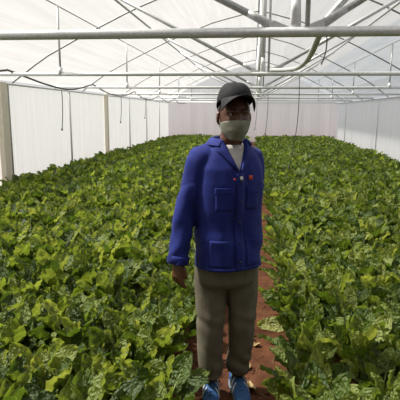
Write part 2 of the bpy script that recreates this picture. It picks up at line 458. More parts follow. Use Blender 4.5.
cord(.50, 3.56, 2.16, 1.96, .005, 'short cord dangling from the nearest tie beam below the joint', 'cords over the path', .015, False)
cord(4.45, 14.4, 2.14, 1.35, .009, 'dark cord hanging before the grey right wall', 'cords over the path', .05)

# ------------------------------------------------------------------ chard plants
def leaf_points(rng, blade, width, pet, elev, bend, nu, nv, twist, ruffle, seed):
    """centre line of a petiole + blade in the xz plane, returns stalk centre line and blade grid"""
    n1 = 5
    p = np.zeros(3); a = elev; ds = pet / n1
    line = [p.copy()]
    for i in range(n1):
        a -= bend * .25 / n1
        p = p + ds * np.array([math.cos(a), 0, math.sin(a)]); line.append(p.copy())
    grid = []
    S = np.array([0, 1.0, 0]); fine = nv
    q = p.copy(); ds = blade / (fine - 1); rib = []
    tw0 = twist
    for j in range(fine):
        t = j / (fine - 1)
        T = np.array([math.cos(a), 0, math.sin(a)]); Nn = np.array([-math.sin(a), 0, math.cos(a)])
        ca, sa = math.cos(tw0 * t), math.sin(tw0 * t)
        s2 = S * ca + Nn * sa; n2 = -S * sa + Nn * ca
        w = width * .5 * (max(0, math.sin(PI * (.07 + .93 * t) ** .80)) ** .55 if t < 1 else .12)
        row = []
        for i in range(nu + 1):
            u = -1 + 2 * i / nu
            fold = .16 * width * abs(u) ** 1.3                      # gutter along the midrib
            puck = .008 * math.sin(7.5 * 2 * PI * t * .5 - abs(u) * 5 + seed) * (1 - .3 * abs(u)) * min(1, t * 4)
            ruf = ruffle * math.sin(9 * t + seed * 3 + (2 if u > 0 else 0)) * u * u
            nzv = noise.noise(Vector((u * 2.2 + seed * 5, t * 4.5, seed))) * .011
            uu_ = u * (1 - .08 * abs(u))
            row.append(q + s2 * (uu_ * w) + n2 * (fold + puck + ruf + nzv) - T * (.10 * blade * abs(u) ** 2 * (1 - t)))
        grid.append(row); rib.append(q - n2 * .002)
        a -= bend / (fine - 1) * (.5 + t)
        q = q + ds * T
    return line, rib, grid

def plant_arrays(seed, nleaves, nu, nv, with_stalk=True, hscale=1.0, extra=None):
    rng = random.Random(seed)
    LV = []; LF = []; UV = []; SV = MB()
    base_a = rng.random() * 6.28
    specs = []
    for k in range(nleaves):
        g = k / max(1, nleaves - 1)                                # 0 outer .. 1 inner
        az = base_a + k * 2.399 + rng.uniform(-.25, .25)
        elev = math.radians(47 + 37 * g ** .8 + rng.uniform(-8, 8))
        blade = rng.uniform(.150, .215) * (1 - .25 * g)
        pet = rng.uniform(.12, .22)
        width = blade * rng.uniform(.62, .84)
        bend = rng.uniform(.15, .95) * (1 - .25 * g)
        specs.append((az, elev, blade, width, pet, bend, rng.uniform(-.9, .9), rng.uniform(.003, .012)))
    if extra: specs += extra
    for k, (az, elev, blade, width, pet, bend, tw, ruf) in enumerate(specs):
        line, rib, grid = leaf_points(rng, blade * hscale, width * hscale, pet * hscale, elev, bend, nu, nv, tw, ruf, seed * .37 + k * 1.3)
        ca, sa = math.cos(az), math.sin(az)
        r0 = .012
        def rot(p): return (ca * (p[0] + r0) - sa * p[1], sa * (p[0] + r0) + ca * p[1], p[2])
        b = len(LV)
        for j, row in enumerate(grid):
            for i, p in enumerate(row):
                LV.append(rot(p)); UV.append((i / nu, j / (nv - 1)))
        for j in range(nv - 1):
            for i in range(nu):
                LF.append((b + j * (nu + 1) + i, b + j * (nu + 1) + i + 1, b + (j + 1) * (nu + 1) + i + 1, b + (j + 1) * (nu + 1) + i))
        if with_stalk:
            pts = [rot(p) for p in line] + [rot(rib[m]) for m in range(1, int(len(rib) * .6), 2)]
            nn = len(pts)
            rad = [(.0085 - .0065 * m / (nn - 1)) * (1.15 if m < 4 else 1) for m in range(nn)]
            SV.tube(pts, rad, 6)
    return np.array(LV), LF, np.array(UV), SV

def foliage_mesh(name, LV, LF, UV, m):
    me = bpy.data.meshes.new(name); me.from_pydata(LV.tolist(), [], LF)
    idx = np.array(LF).ravel()
    uvl = me.uv_layers.new(name='UVMap'); uvl.data.foreach_set('uv', UV[idx].astype(np.float32).ravel())
    me.polygons.foreach_set('use_smooth', np.ones(len(LF), dtype=bool))
    me.materials.append(m); me.update(); return me

def proto_plant(seed, nl=13, extra=None, hs=1.0):
    LV, LF, UV, SV = plant_arrays(seed, nl, 8, 13, True, hs, extra)
    fm = foliage_mesh('foliage', LV, LF, UV, M['leaf'])
    sm = SV.mesh('stalks'); sm.materials.append(M['stalk']); sm.polygons.foreach_set('use_smooth', [True] * len(sm.polygons))
    return fm, sm
PROTO = [proto_plant(100 + k, 17 + k % 3) for k in range(10)]

# positions: rows along the beds
rows = []                                                            # (side, row number from the path, x)
x = -.50; k = 1
while x > XL + .36: rows.append(('left', k, x)); x -= .30; k += 1
x = .40; k = 1
while x < XR - .36: rows.append(('right', k, x)); x += .30; k += 1
cand = []
for side, k, x in rows:
    y = .95 + random.random() * .2; 
    while y < YB - .35:
        px = x + random.uniform(-.05, .05); py = y + random.uniform(-.05, .05)
        if k == 1: px += (-.05 if side == 'left' and 2.2 < py < 2.75 else .0)
        cand.append([side, k, px, py, random.uniform(.88, 1.24) * (1.0 + .08 * nz(px, py, .9, 4)), random.random() * 6.28])
        y += .285
def vis(c):
    n = 0
    for dx, dz in ((0, .05), (0, .33), (-.15, .25), (.15, .25)):
        p = project((c[2] + dx, c[3], dz * c[4]))
        if p and 0 <= p[0] < 400 and 0 <= p[1] < 400: n += 1
    return n
seen = [c for c in cand if vis(c) >= 1]
seen.sort(key=lambda c: math.hypot(c[2], c[3]))
NEAR = seen[:300]; nearset = set(id(c) for c in NEAR)
REST = [c for c in cand if id(c) not in nearset]
print('plants', len(cand), 'seen', len(seen), 'far edge of singles', NEAR[-1][3])
def words(n):
    a = 'zeroth first second third fourth fifth sixth seventh eighth ninth tenth eleventh twelfth thirteenth fourteenth fifteenth sixteenth seventeenth eighteenth nineteenth'.split()
    if n < 20: return a[n]
    if n == 20: return 'twentieth'
    if n < 30: return 'twenty-' + a[n - 20]
    return 'thirtieth' if n == 30 else 'thirty-' + a[n - 30]
byrow = {}
for c in NEAR: byrow.setdefault((c[0], c[1]), []).append(c)
rank = {}
for key, lst in byrow.items():
    for j, c in enumerate(sorted(lst, key=lambda c: c[3])): rank[id(c)] = j + 1
PX, PY = -.125, 2.54
first = []
for i, c in enumerate(NEAR):
    side, k, px, py, sc, rz = c
    j = rank[id(c)]
    if i == 0:
        root = empty('chard_plant'); fo = bpy.data.objects.new('foliage', PROTO[0][0]); st = bpy.data.objects.new('stalks', PROTO[0][1])
        COL.objects.link(fo); COL.objects.link(st); fo.parent = root; st.parent = root; r = root
    else:
        r = root.copy(); COL.objects.link(r)
        f2 = fo.copy(); f2.data = PROTO[i % 10][0]; f2.parent = r; COL.objects.link(f2)
        s2 = st.copy(); s2.data = PROTO[i % 10][1]; s2.parent = r; COL.objects.link(s2)
    r.location = (px, py, floor_z(px, py) - .004); r.rotation_euler = (0, 0, rz); r.scale = (sc, sc, sc)
    where = 'row beside the path on its %s' % side if k == 1 else '%s row %s of the path' % (words(k), side)
    adj = 'leafy' if k == 1 else 'green'
    tag(r, '%s chard plant, %s from the front in the %s' % (adj, words(j), where), 'chard plant',
        'chard plants in the %s bed' % side)

# everything further back, and the bed outside the frame: one mass nobody could count
LO = []
for k in range(6):
    LV, LF, UV, SV = plant_arrays(300 + k, 15, 4, 7, False)
    LO.append((LV, np.array(LF), UV))
Vs = []; Fs = []; Us = []; off = 0
for i, c in enumerate(REST):
    LV, LF, UV = LO[i % 6]
    ca, sa = math.cos(c[5]), math.sin(c[5]); s = c[4]
    R = np.array([[ca, -sa, 0], [sa, ca, 0], [0, 0, 1]])
    V = (LV * s) @ R.T + np.array([c[2], c[3], floor_z(c[2], c[3])])
    Vs.append(V); Fs.append(LF + off); Us.append(UV); off += len(LV)
V = np.concatenate(Vs); Fc = np.concatenate(Fs); U = np.concatenate(Us)
me = bpy.data.meshes.new('chard_crop'); nF = len(Fc)
me.vertices.add(len(V)); me.vertices.foreach_set('co', V.astype(np.float32).ravel())
me.loops.add(nF * 4); me.loops.foreach_set('vertex_index', Fc.astype(np.int32).ravel())
me.polygons.add(nF); me.polygons.foreach_set('loop_start', np.arange(0, nF * 4, 4, dtype=np.int32))
me.polygons.foreach_set('loop_total', np.full(nF, 4, dtype=np.int32))
me.update(calc_edges=True)
uvl = me.uv_layers.new(name='UVMap'); uvl.data.foreach_set('uv', U[Fc.ravel()].astype(np.float32).ravel())
me.polygons.foreach_set('use_smooth', np.ones(nF, dtype=bool)); me.materials.append(M['leaf'])
o = bpy.data.objects.new('chard_crop', me); COL.objects.link(o)
tag(o, 'dense green chard crop filling both beds back to the end wall', 'crop', kind='stuff')

# the broad pale leaf lying out over the path
mb = None
line, rib, grid = leaf_points(random.Random(5), .19, .13, .05, math.radians(-6), .15, 8, 13, .2, .005, 2.2)
LV = np.array([p for row in grid for p in row]); UVl = np.array([(i / 8, j / 12) for j in range(13) for i in range(9)])
LF = [(j * 9 + i, j * 9 + i + 1, (j + 1) * 9 + i + 1, (j + 1) * 9 + i) for j in range(12) for i in range(8)]
lr = empty('chard_leaf', (.31, 3.20, .13)); lr.rotation_euler = (-.80, .0, PI + .1)
tag(lr, 'broad pale green chard leaf drooping out over the red soil path', 'leaf')
lm = foliage_mesh('blade', LV, LF, UVl, M['pale_leaf']); lo = bpy.data.objects.new('blade', lm); COL.objects.link(lo); lo.parent = lr
mb = MB(); mb.tube([tuple(p) for p in line] + [tuple(rib[m]) for m in range(1, 9, 2)], [.007, .007, .007, .006, .006, .006, .005, .004, .003, .002], 6); mb.build('stalk', M['stalk'], lr)

# litter
def small_leaf(name, loc, ln, wd, rz, m, label, group=None):
    mb = MB(); P = []
    for j in range(7):
        t = j / 6; w = wd * math.sin(PI * min(.97, .05 + .9 * t)) ** .7
        P.append([(-w + 2 * w * i / 4, ln * (t - .5), .012 * math.cos(t * 5) + .015 * abs(i / 2 - 1) + .012) for i in range(5)])
    mb.grid(P); o = mb.build(name, m, solid=.0015); o.location = loc; o.rotation_euler = (0, 0, rz)
    tag(o, label, 'dead leaf', group); return o
small_leaf('dead_leaf', (-.78, 2.02, .06), .07, .025, .8, M['dead'], 'orange dead leaf low among the plants in the left foreground')
for i, (x, y, rz, ln, lb) in enumerate(((.035, 2.62, .4, .10, 'dry ochre leaf on the path beside the left trouser cuff'),
                                        (.00, 2.84, 2.2, .07, 'small dry leaf on the soil just behind the left leg'),
                                        (.06, 3.15, 1.2, .06, 'small dry leaf on the path farther back than the others'))):
    small_leaf('dry_leaf', (x, y, floor_z(x, y) - .004), ln, .022, rz, M['dry'], lb, 'dry leaves on the path')
mb = MB()
for k in range(90):
    x = random.uniform(-.42, .26); y = random.uniform(1.9, 5.4); a = random.random() * 3.14; l = random.uniform(.015, .04)
    z = floor_z(x, y) + .004
    mb.tube([(x - l * math.cos(a), y - l * math.sin(a), z), (x, y, z + .003), (x + l * math.cos(a), y + l * math.sin(a), z)], .0015, 4)
tag(mb.build('straw_litter', M['straw']), 'bits of dry straw scattered over the soil path', 'litter', kind='stuff')
mb = MB()
for k in range(260):
    x = random.choice((-1, 1)) * random.uniform(.02, .25) - .1 + random.uniform(-.1, .12); y = random.uniform(1.9, 5.6); r = random.uniform(.005, .016)
    mb.ball((x, y, floor_z(x, y) + r * .3), (r, r * random.uniform(.7, 1.2), r * .7), 7, 5)
tag(mb.build('soil_clods', M['clod']), 'loose red soil crumbs strewn along the path', 'soil', kind='stuff')

# ------------------------------------------------------------------ the person
def RZ(a): return Matrix.Rotation(a, 3, 'Z')
TA, HA, LA = math.radians(27), math.radians(19), math.radians(18)    # torso, head and leg headings
RT, RH, RL = RZ(TA), RZ(HA), RZ(LA)
def oval(c, hx, hy, R, n=32, p=2.4, tilt=None):
    ring = []
    for k in range(n):
        a = 2 * PI * k / n; ca, sa = math.cos(a), math.sin(a)
        v = Vector((hx * math.copysign(abs(ca) ** (2 / p), ca), hy * math.copysign(abs(sa) ** (2 / p), sa), 0))
        if tilt is not None: v = tilt @ v
        ring.append(Vector(c) + R @ v)
    return ring
def tpt(x, y, z): return RT @ Vector((x, y, 0)) + Vector((0, 0, z))

person = empty('person_tmp')
# --- head as a radial function
HC = Vector((.024, -.055, 1.487))                                  # chin level, head axis
hz = [0, .012, .03, .055, .08, .10, .118, .135, .16, .185, .21, .227, .236]
hf = [.062, .080, .090, .093, .093, .091, .088, .094, .093, .084, .062, .036, .004]
hb = [.030, .045, .060, .078, .088, .094, .098, .100, .100, .092, .070, .042, .004]
hw = [.032, .046, .059, .068, .074, .077, .079, .079, .077, .070, .053, .031, .004]
def interp(z, ys): return float(np.interp(z, hz, ys))
def head_pt(a, z, off=0.0):
    """a: angle from straight ahead (+ towards his left), z above chin"""
    f, b, w = interp(z, hf), interp(z, hb), interp(z, hw)
    d = f if math.cos(a) > 0 else b
    p = 2.25
    ca, sa = math.cos(a), math.sin(a)
    r = 1 / ((abs(ca) / d) ** p + (abs(sa) / w) ** p) ** (1 / p)
    r += off
    x, y = sa * r, -ca * r
    for s in (-1, 1):                                              # eye sockets
        if y < 0:
            e = math.exp(-((x - s * .033) / .016) ** 2 - ((z - .124) / .013) ** 2); y += .009 * e
    if y < 0: y -= .006 * math.exp(-((abs(x) - .05) / .016) ** 2 - ((z - .09) / .016) ** 2)   # cheekbones
    return Vector((x, y, z))
def H2(v): return HC + RH @ Vector(v)
body = MB()
rings = []
for z in np.linspace(.001, .235, 34):
    rings.append([H2(head_pt(2 * PI * k / 48, z)) for k in range(48)])
body.loft(rings)
# nose
nr = []
for t, z, y, w, d in ((0, .124, -.088, .007, .008), (.3, .108, -.094, .008, .011), (.6, .092, -.101, .010, .014), (.85, .080, -.107, .014, .016), (1, .071, -.103, .013, .013), (1.1, .066, -.096, .008, .008)):
    nr.append([H2((w * math.cos(2 * PI * k / 14), y + d * math.sin(2 * PI * k / 14) * .9 + .004, z)) for k in range(14)])
body.loft(nr)
for s in (-1, 1):
    body.ball(H2((s * .014, -.097, .076)), .0085, 10, 7)             # nostril wings
    em = RH @ Matrix.Rotation(s * .35, 3, 'Z')
    body.ball(H2((s * .083, .010, .105)), (.010, .021, .034), 14, 10, M=em)   # ears
    body.ball(H2((s * .081, .006, .080)), (.007, .010, .012), 10, 8, M=em)
    body.tube([H2((s * .012, -.094, .136)), H2((s * .032, -.094, .140)), H2((s * .052, -.080, .136))], [.006, .0075, .005], 8)  # brow ridge
# neck and trunk
nb = tpt(0, .005, 1.40)
def nk(t): return nb.lerp(HC + RH @ Vector((0, .022, .05)), t)
body.loft([oval(nk(0), .082, .070, RT, 24, 2), oval(nk(.35), .064, .062, RT, 24, 2), oval(nk(.7), .058, .060, RH, 24, 2), oval(nk(1.0), .058, .062, RH, 24, 2)])
tor = [(.74, .150, .105), (.82, .160, .112), (.92, .150, .105), (1.02, .142, .100), (1.15, .150, .108), (1.27, .162, .115), (1.35, .160, .105), (1.40, .130, .085), (1.44, .085, .065)]
body.loft([oval(tpt(0, .0, z), a, b, RT) for z, a, b in tor])
# arms (root-space points)
SR = tpt(-.155, .012, 1.385); ER = Vector((-.222, -.085, 1.115)); WR = Vector((-.254, -.140, .850))
SL = tpt(.134, .012, 1.385); EL = Vector((.128, .110, 1.115)); WL = Vector((.112, .085, .880))
for S_, E_, W_ in ((SR, ER, WR), (SL, EL, WL)):
    c = S_.lerp(Vector((0, 0, 1.33)), .25)
    body.tube([c, S_, S_.lerp(E_, .35), S_.lerp(E_, .75), E_, E_.lerp(W_, .3), E_.lerp(W_, .7), W_], [.055, .056, .050, .043, .038, .040, .032, .026], 16)
def hand(W, d, inward, fwd):
    """hanging hand: d = pointing direction, inward = palm normal, fwd = thumb side"""
    d = d.normalized(); inward = (inward - d * inward.dot(d)).normalized(); f = d.cross(inward); f = f if f.dot(fwd) > 0 else -f
    rings = []
    for t, a, b in ((-.02, .024, .021), (.012, .028, .019), (.035, .036, .017), (.06, .041, .016), (.085, .042, .014), (.098, .038, .010)):
        c = W + d * t
        rings.append([c + f * (a * math.cos(2 * PI * k / 20)) + inward * (b * math.sin(2 * PI * k / 20)) for k in range(20)])
    body.loft(rings)
    for q, (o, ln, sp) in enumerate(((.031, .072, .10), (.0105, .082, .03), (-.0105, .076, -.03), (-.0315, .060, -.11))):
        p = W + d * .072 + f * o; pts = [p]; dd = (d + f * sp).normalized(); curl = .26
        for m_, sl in enumerate((.02, ln * .45, ln * .32, ln * .25)):
            pts.append(pts[-1] + dd * sl); dd = (dd + inward * (curl + .16 * m_ + .05 * q)).normalized()
        body.tube(pts, [.0095, .0092, .0088, .0080, .0062], 10)
    p = W + d * .022 + f * .024
    body.tube([p, p + d * .022 + f * .018 + inward * .006, p + d * .050 + f * .026 + inward * .014, p + d * .074 + f * .024 + inward * .020], [.014, .0125, .0105, .0075], 10)
hand(WR + Vector((-.004, -.006, -.014)), Vector((-.01, -.07, -1)), Vector((.62, .78, 0)), Vector((1, -.6, 0)))
hand(WL + Vector((-.002, -.002, -.012)), Vector((-.10, -.12, -1)), Vector((-1, .1, 0)), Vector((.2, -1, 0)))
# legs and feet
HR, HL = RL @ Vector((-.085, 0, .80)), RL @ Vector((.085, 0, .80))
KR, KL = Vector((-.092, -.032, .46)), Vector((.082, .030, .46))
AR, AL = Vector((-.079, -.030, .085)), Vector((.071, .040, .085))
for h, k_, a_ in ((HR, KR, AR), (HL, KL, AL)):
    body.tube([h + Vector((0, 0, .05)), h, h.lerp(k_, .5), k_, k_.lerp(a_, .3), k_.lerp(a_, .8), a_, a_ + Vector((0, 0, -.05))], [.080, .080, .066, .052, .053, .042, .036, .034], 18)
FA_R, FA_L = math.radians(4), math.radians(16)
GZ = -.026                                                          # ground under the feet
for a_, fa in ((AR, FA_R), (AL, FA_L)):
    R = RZ(fa); d = R @ Vector((0, -1, 0))
    body.tube([a_ + d * -.045 + Vector((0, 0, -.05)), a_ + d * .02 + Vector((0, 0, -.055)), a_ + d * .08 + Vector((0, 0, -.075)), a_ + d * .13 + Vector((0, 0, -.082))], [.028, .030, .018, .012], 12)
bm_ = remesh(body, .0042, 2)
bpy.data.objects.remove(person)
person = link_mesh('person', bm_, M['skin'])
person.location = (PX, PY, 0)
tag(person, 'man in a blue work jacket, dark cap and cloth mask standing on the path', 'person')

def part(mb, name, m, parent=person, **k): return mb.build(name, m, parent, **k)

# eyes
for s in (-1, 1):
    mb = MB(); mb.ball(H2((s * .033, -.071, .123)), (.0125, .0125, .0075), 14, 10); e = part(mb, 'eye', M['eye'])
    mb = MB(); mb.ball(H2((s * .033 + .001, -.0805, .123)), (.0058, .004, .0056), 10, 8); mb.build('iris', M['iris'], e)
    mb = MB()
    P = [H2((s * (.014 + .040 * t), -.0985 + .022 * t * t, .139 + .006 * math.sin(PI * t * .9))) for t in np.linspace(0, 1, 8)]
    mb.tube(P, [.002, .0035, .004, .004, .0038, .003, .0025, .0015], 6); part(mb, 'eyebrow', M['hair'])
# short hair under the cap
mb = MB(); P = []
for z in np.linspace(.075, .165, 8):
    row = []
    for k in range(25):
        a = math.radians(80) + math.radians(200) * k / 24
        zz = max(z, .118 if k in (0, 1, 2, 22, 23, 24) else .075)
        row.append(H2(head_pt(a, zz, .003)))
    P.append(row)
mb.grid(P); part(mb, 'hair', M['hair'], solid=.003)

# cap
cap = MB(); n = 48; rings = []
CB = .148                                                            # front edge above chin
for t in np.linspace(0, 1, 15):
    ring = []
    for k in range(n):
        a = 2 * PI * k / n
        base = CB + .030 * math.cos(a) if True else CB
        base = .172 + .040 * math.cos(a) - .004 * math.cos(2 * a)
        top = .282
        zz = base + (top - base) * math.sin(t * PI / 2) ** 1.05
        s = math.cos(t * PI / 2) ** .62
        seam = 1 - .010 * max(0, 1 - abs(((a / (PI / 3)) + .5) % 1 - .5) * 14) * (t < .95)
        ring.append(H2((.0895 * s * seam * math.sin(a), -(.108 if math.cos(a) > 0 else .112) * s * seam * math.cos(a) - .0, zz)))
    rings.append(ring)
cap.loft(rings, cap=False)
capo = part(cap, 'cap', M['cap'], solid=.003)
mb = MB(); P = []
for j in range(8):
    t = j / 7; row = []
    for k in range(21):
        q = -1 + 2 * k / 20; a = q * math.radians(66)
        L_ = .082 * math.cos(q * PI / 2 * .93) ** .55
        b = .172 + .040 * math.cos(a) - .004 * math.cos(2 * a)
        x = .0895 * math.sin(a) * (1 + .06 * t); y = -.108 * math.cos(a) - t * L_
        z = b + .004 + .004 * t - .062 * t * q * q
        row.append(H2((x, y, z)))
    P.append(row)
mb.grid(P); mb.build('brim', M['cap'], capo, solid=.004)
mb = MB(); mb.ball(H2((0, -.002, .284)), (.009, .009, .005), 12, 8); mb.build('cap_button', M['cap'], capo)

# face mask
mb = MB(); P = []
for j in range(15):
    v = j / 14; row = []
    for k in range(27):
        q = -1 + 2 * k / 26
        amax = math.radians(70 + 12 * math.sin(PI * min(1, v * 1.1)))
        a = q * amax
        ztop = .094 - .014 * q * q; zbot = -.010 + .030 * q * q
        z = ztop + (zbot - ztop) * v
        p = head_pt(a, max(z, .012), .007)
        bump = .019 * math.exp(-(q / .22) ** 2) * math.exp(-((z - .070) / .040) ** 2) + .008 * math.exp(-(q / .3) ** 2) * (1 - v)
        p.y -= bump; p.z = z
        if z < .012: p.y += .6 * (.012 - z)
        pl = .0015 * math.sin(v * 22) * (1 - abs(q))
        p.y += pl
        row.append(H2(p))
    P.append(row)
mb.grid(P); mask = part(mb, 'face_mask', M['mask'], solid=.003)
for s in (-1, 1):
    mb = MB()
    P = [H2(head_pt(s * math.radians(76), .074, .010)), H2((s * .079, -.010, .098)), H2((s * .084, .016, .125)), H2((s * .083, .028, .105)), H2((s * .078, .016, .075)), H2(head_pt(s * math.radians(76), .036, .009))]
    mb.tube(catmull(P, 6), .0022, 6); mb.build('ear_loop', M['mask'], mask)

# t-shirt
sh = MB()
sh.loft([oval(tpt(0, -.004, z), a, b, RT) for z, a, b in ((1.0, .155, .112), (1.15, .162, .120), (1.27, .168, .126), (1.35, .160, .112), (1.395, .135, .094), (1.43, .100, .080), (1.452, .078, .074))], cap=False)
part(sh, 't_shirt', M['tshirt'], solid=.003)
mb = MB(); mb.tube([p for p in oval(tpt(0, -.006, 1.452), .076, .073, RT, 32, 2)] + [oval(tpt(0, -.006, 1.452), .076, .073, RT, 32, 2)[0]], .005, 6)
# jacket
jk = MB()
J = [(.70, .190, .140), (.77, .190, .140), (.88, .187, .137), (1.0, .184, .134), (1.12, .188, .138), (1.25, .187, .142), (1.33, .182, .132), (1.385, .162, .112), (1.42, .138, .094), (1.452, .102, .084), (1.485, .088, .082), (1.50, .086, .080)]
jk.loft([oval(tpt(0, -.002 - (.012 if z < .95 else 0), z), a, b, RT, 40, 2.3) for z, a, b in J])
for S_, E_, W_, s in ((SR, ER, WR, -1), (SL, EL, WL, 1)):
    c = S_.lerp(Vector((0, 0, 1.30)), .35)
    E2 = E_; W2 = W_ + (W_ - E_).normalized() * .03
    jk.tube(catmull([c, S_ + Vector((0, 0, -.004)), S_.lerp(E2, .5), E2, E2.lerp(W2, .5), W2, W2 + (W2 - E2).normalized() * .06], 4),
            list(np.interp(np.linspace(0, 6, 25), [0, 1, 2, 3, 4, 5, 6], [.072, .070, .066, .061, .057, .054, .053])), 20)
jme = remesh(jk, .008, 5)
bm = bmesh.new(); bm.from_mesh(jme)
iRT = RT.inverted()
def fold_noise(p):
    q = iRT @ p
    v = .010 * noise.noise(Vector((q.x * 7, q.y * 7, q.z * 4.5 + 3))) + .0065 * noise.noise(Vector((q.x * 15 + 2, q.y * 15, q.z * 8 + q.x * 6)))
    d = q.z * 24 + q.x * 16                                        # slanting drag folds near the waist
    v += .006 * math.sin(d + 3 * noise.noise(q * 5)) * max(0, 1 - abs(q.z - .93) / .22)
    if abs(q.x) > .2 and q.z < 1.25:                               # sleeve creases
        v += .0035 * math.sin(q.z * 30 + q.y * 22 + 7 * noise.noise(q * 7))
    return v
bm.normal_update()
for v, n_ in [(v, v.normal.copy()) for v in bm.verts]: v.co += n_ * fold_noise(v.co)
def cut(bm, co, no, keep=lambda f: True):
    """remove what lies on the normal's side of a plane among the faces that keep() picks"""
    fs = [f for f in bm.faces if keep(f.calc_center_median())]
    geom = list({v for f in fs for v in f.verts}) + list({e for f in fs for e in f.edges}) + fs
    bmesh.ops.bisect_plane(bm, geom=geom, plane_co=co, plane_no=no, dist=1e-5)
    dele = [f for f in bm.faces if keep(f.calc_center_median()) and (f.calc_center_median() - Vector(co)).dot(Vector(no)) > 0]
    bmesh.ops.delete(bm, geom=dele, context='FACES')
def is_sleeve(p, W):
    return (p - W).length < .12
for E_, W_ in ((ER, WR), (EL, WL)):
    d = (W_ - E_).normalized(); c = W_ + d * .035
    cut(bm, c, d, lambda p, c=c, d=d: (p - c).length < .11 and (p - c - d * (p - c).dot(d)).length < .068)
cut(bm, Vector((0, 0, .786)), Vector((0, 0, -1)), lambda p: p.z < .80 and math.hypot((iRT @ p).x / .215, (iRT @ p).y / .19) < 1)
cut(bm, Vector((0, 0, 1.478)), Vector((0, 0, 1)))
# the open V at the neck
VB, VK = 1.315, .062 / .15
def front(p): q = iRT @ p; return q.y < -.02 and q.z > VB - .01 and abs(q.x) < .085
for s in (-1, 1):
    no = (RT @ Vector((s * 1.0, 0, 0)) + Vector((0, 0, -VK)))
    fs = [f for f in bm.faces if front(f.calc_center_median())]
    geom = list({v for f in fs for v in f.verts}) + list({e for f in fs for e in f.edges}) + fs
    bmesh.ops.bisect_plane(bm, geom=geom, plane_co=tpt(.0, 0, VB), plane_no=no, dist=1e-5)
dele = []
for f in bm.faces:
    q = iRT @ f.calc_center_median()
    if q.y < -.02 and q.z > VB and abs(q.x) < VK * (q.z - VB): dele.append(f)
bmesh.ops.delete(bm, geom=dele, context='FACES')
lo_ = [v for v in bm.verts if not v.link_faces]; bmesh.ops.delete(bm, geom=lo_, context='VERTS')
# solid base to drape pockets on
bvh = BVHTree.FromBMesh(bm)
bm.to_mesh(jme); bm.free()
jacket = link_mesh('jacket', jme, M['jacket'], person)
md = jacket.modifiers.new('solid', 'SOLIDIFY'); md.thickness = .004; md.offset = -1
def drape(x, z, off=.003, y0=-.5):
    o = tpt(x, y0, z); d = RT @ Vector((0, 1, 0))
    hit = bvh.ray_cast(o, d)
    if hit[0] is None: return tpt(x, -.13, z)
    return hit[0] - d * off
def patch(name, x0, x1, z0, z1, off=.004, thick=.0025, m=None, slant=0, parent=jacket, nx=10, nz_=8):
    mb = MB()
    mb.grid([[drape(x0 + (x1 - x0) * i / nx, z0 + (z1 - z0) * j / nz_ + slant * (i / nx), off) for j in range(nz_ + 1)] for i in range(nx + 1)])
    return mb.build(name, m or M['jacket'], parent, solid=thick)
# placket, pockets, seams
mb = MB(); mb.grid([[drape(.002 + dx, z, .005) for z in np.linspace(.789, VB - .004, 40)] for dx in (-.022, -.011, 0, .011, .022)])
mb.build('placket', M['jacket'], jacket, solid=.004)
patch('chest_pocket', -.125, -.040, 1.115, 1.225, .0015)
patch('pocket_flap', -.129, -.036, 1.205, 1.235, .003)
patch('chest_pocket', .042, .122, 1.115, 1.225, .0015)
patch('pocket_flap', .038, .126, 1.205, 1.235, .003)
patch('side_pocket', -.150, -.040, .81, .955, .0015, nx=12, nz_=12)
patch('side_pocket', .045, .150, .81, .955, .0015, nx=12, nz_=12)
patch('hem_band', -.165, .165,   .788, .804, .003, nx=40, nz_=2)
for i, z in enumerate((1.27, 1.16, 1.05, .94, .84)):
    mb = MB(); c = drape(.002, z, .010); f = RT @ Vector((0, -1, 0))
    mb.tube([c, c + f * .004], .0075, 14); mb.build('button', M['button'], jacket)
b = patch('label_tag', -.004, .012, 1.278, 1.295, .012, m=M['white'], nx=2, nz_=2); b['label'] = 'small white tag on the jacket front'
b = patch('label_tag', .052, .074, 1.275, 1.297, .010, m=M['red'], nx=3, nz_=3); b['label'] = 'small red tag on the chest'
b = patch('label_tag', -.040, -.030, 1.277, 1.287, .010, m=M['red'], nx=2, nz_=2); b['label'] = 'tiny reddish tag left of the opening'
# cuffs
for E_, W_ in ((ER, WR), (EL, WL)):
    d = (W_ - E_).normalized(); c = W_ + d * .035
    mb = MB(); mb.tube([c - d * .045, c - d * .03, c - d * .001], [.0572, .0572, .0565], 24, cap=False); mb.build('cuff', M['jacket'], jacket, solid=.005)
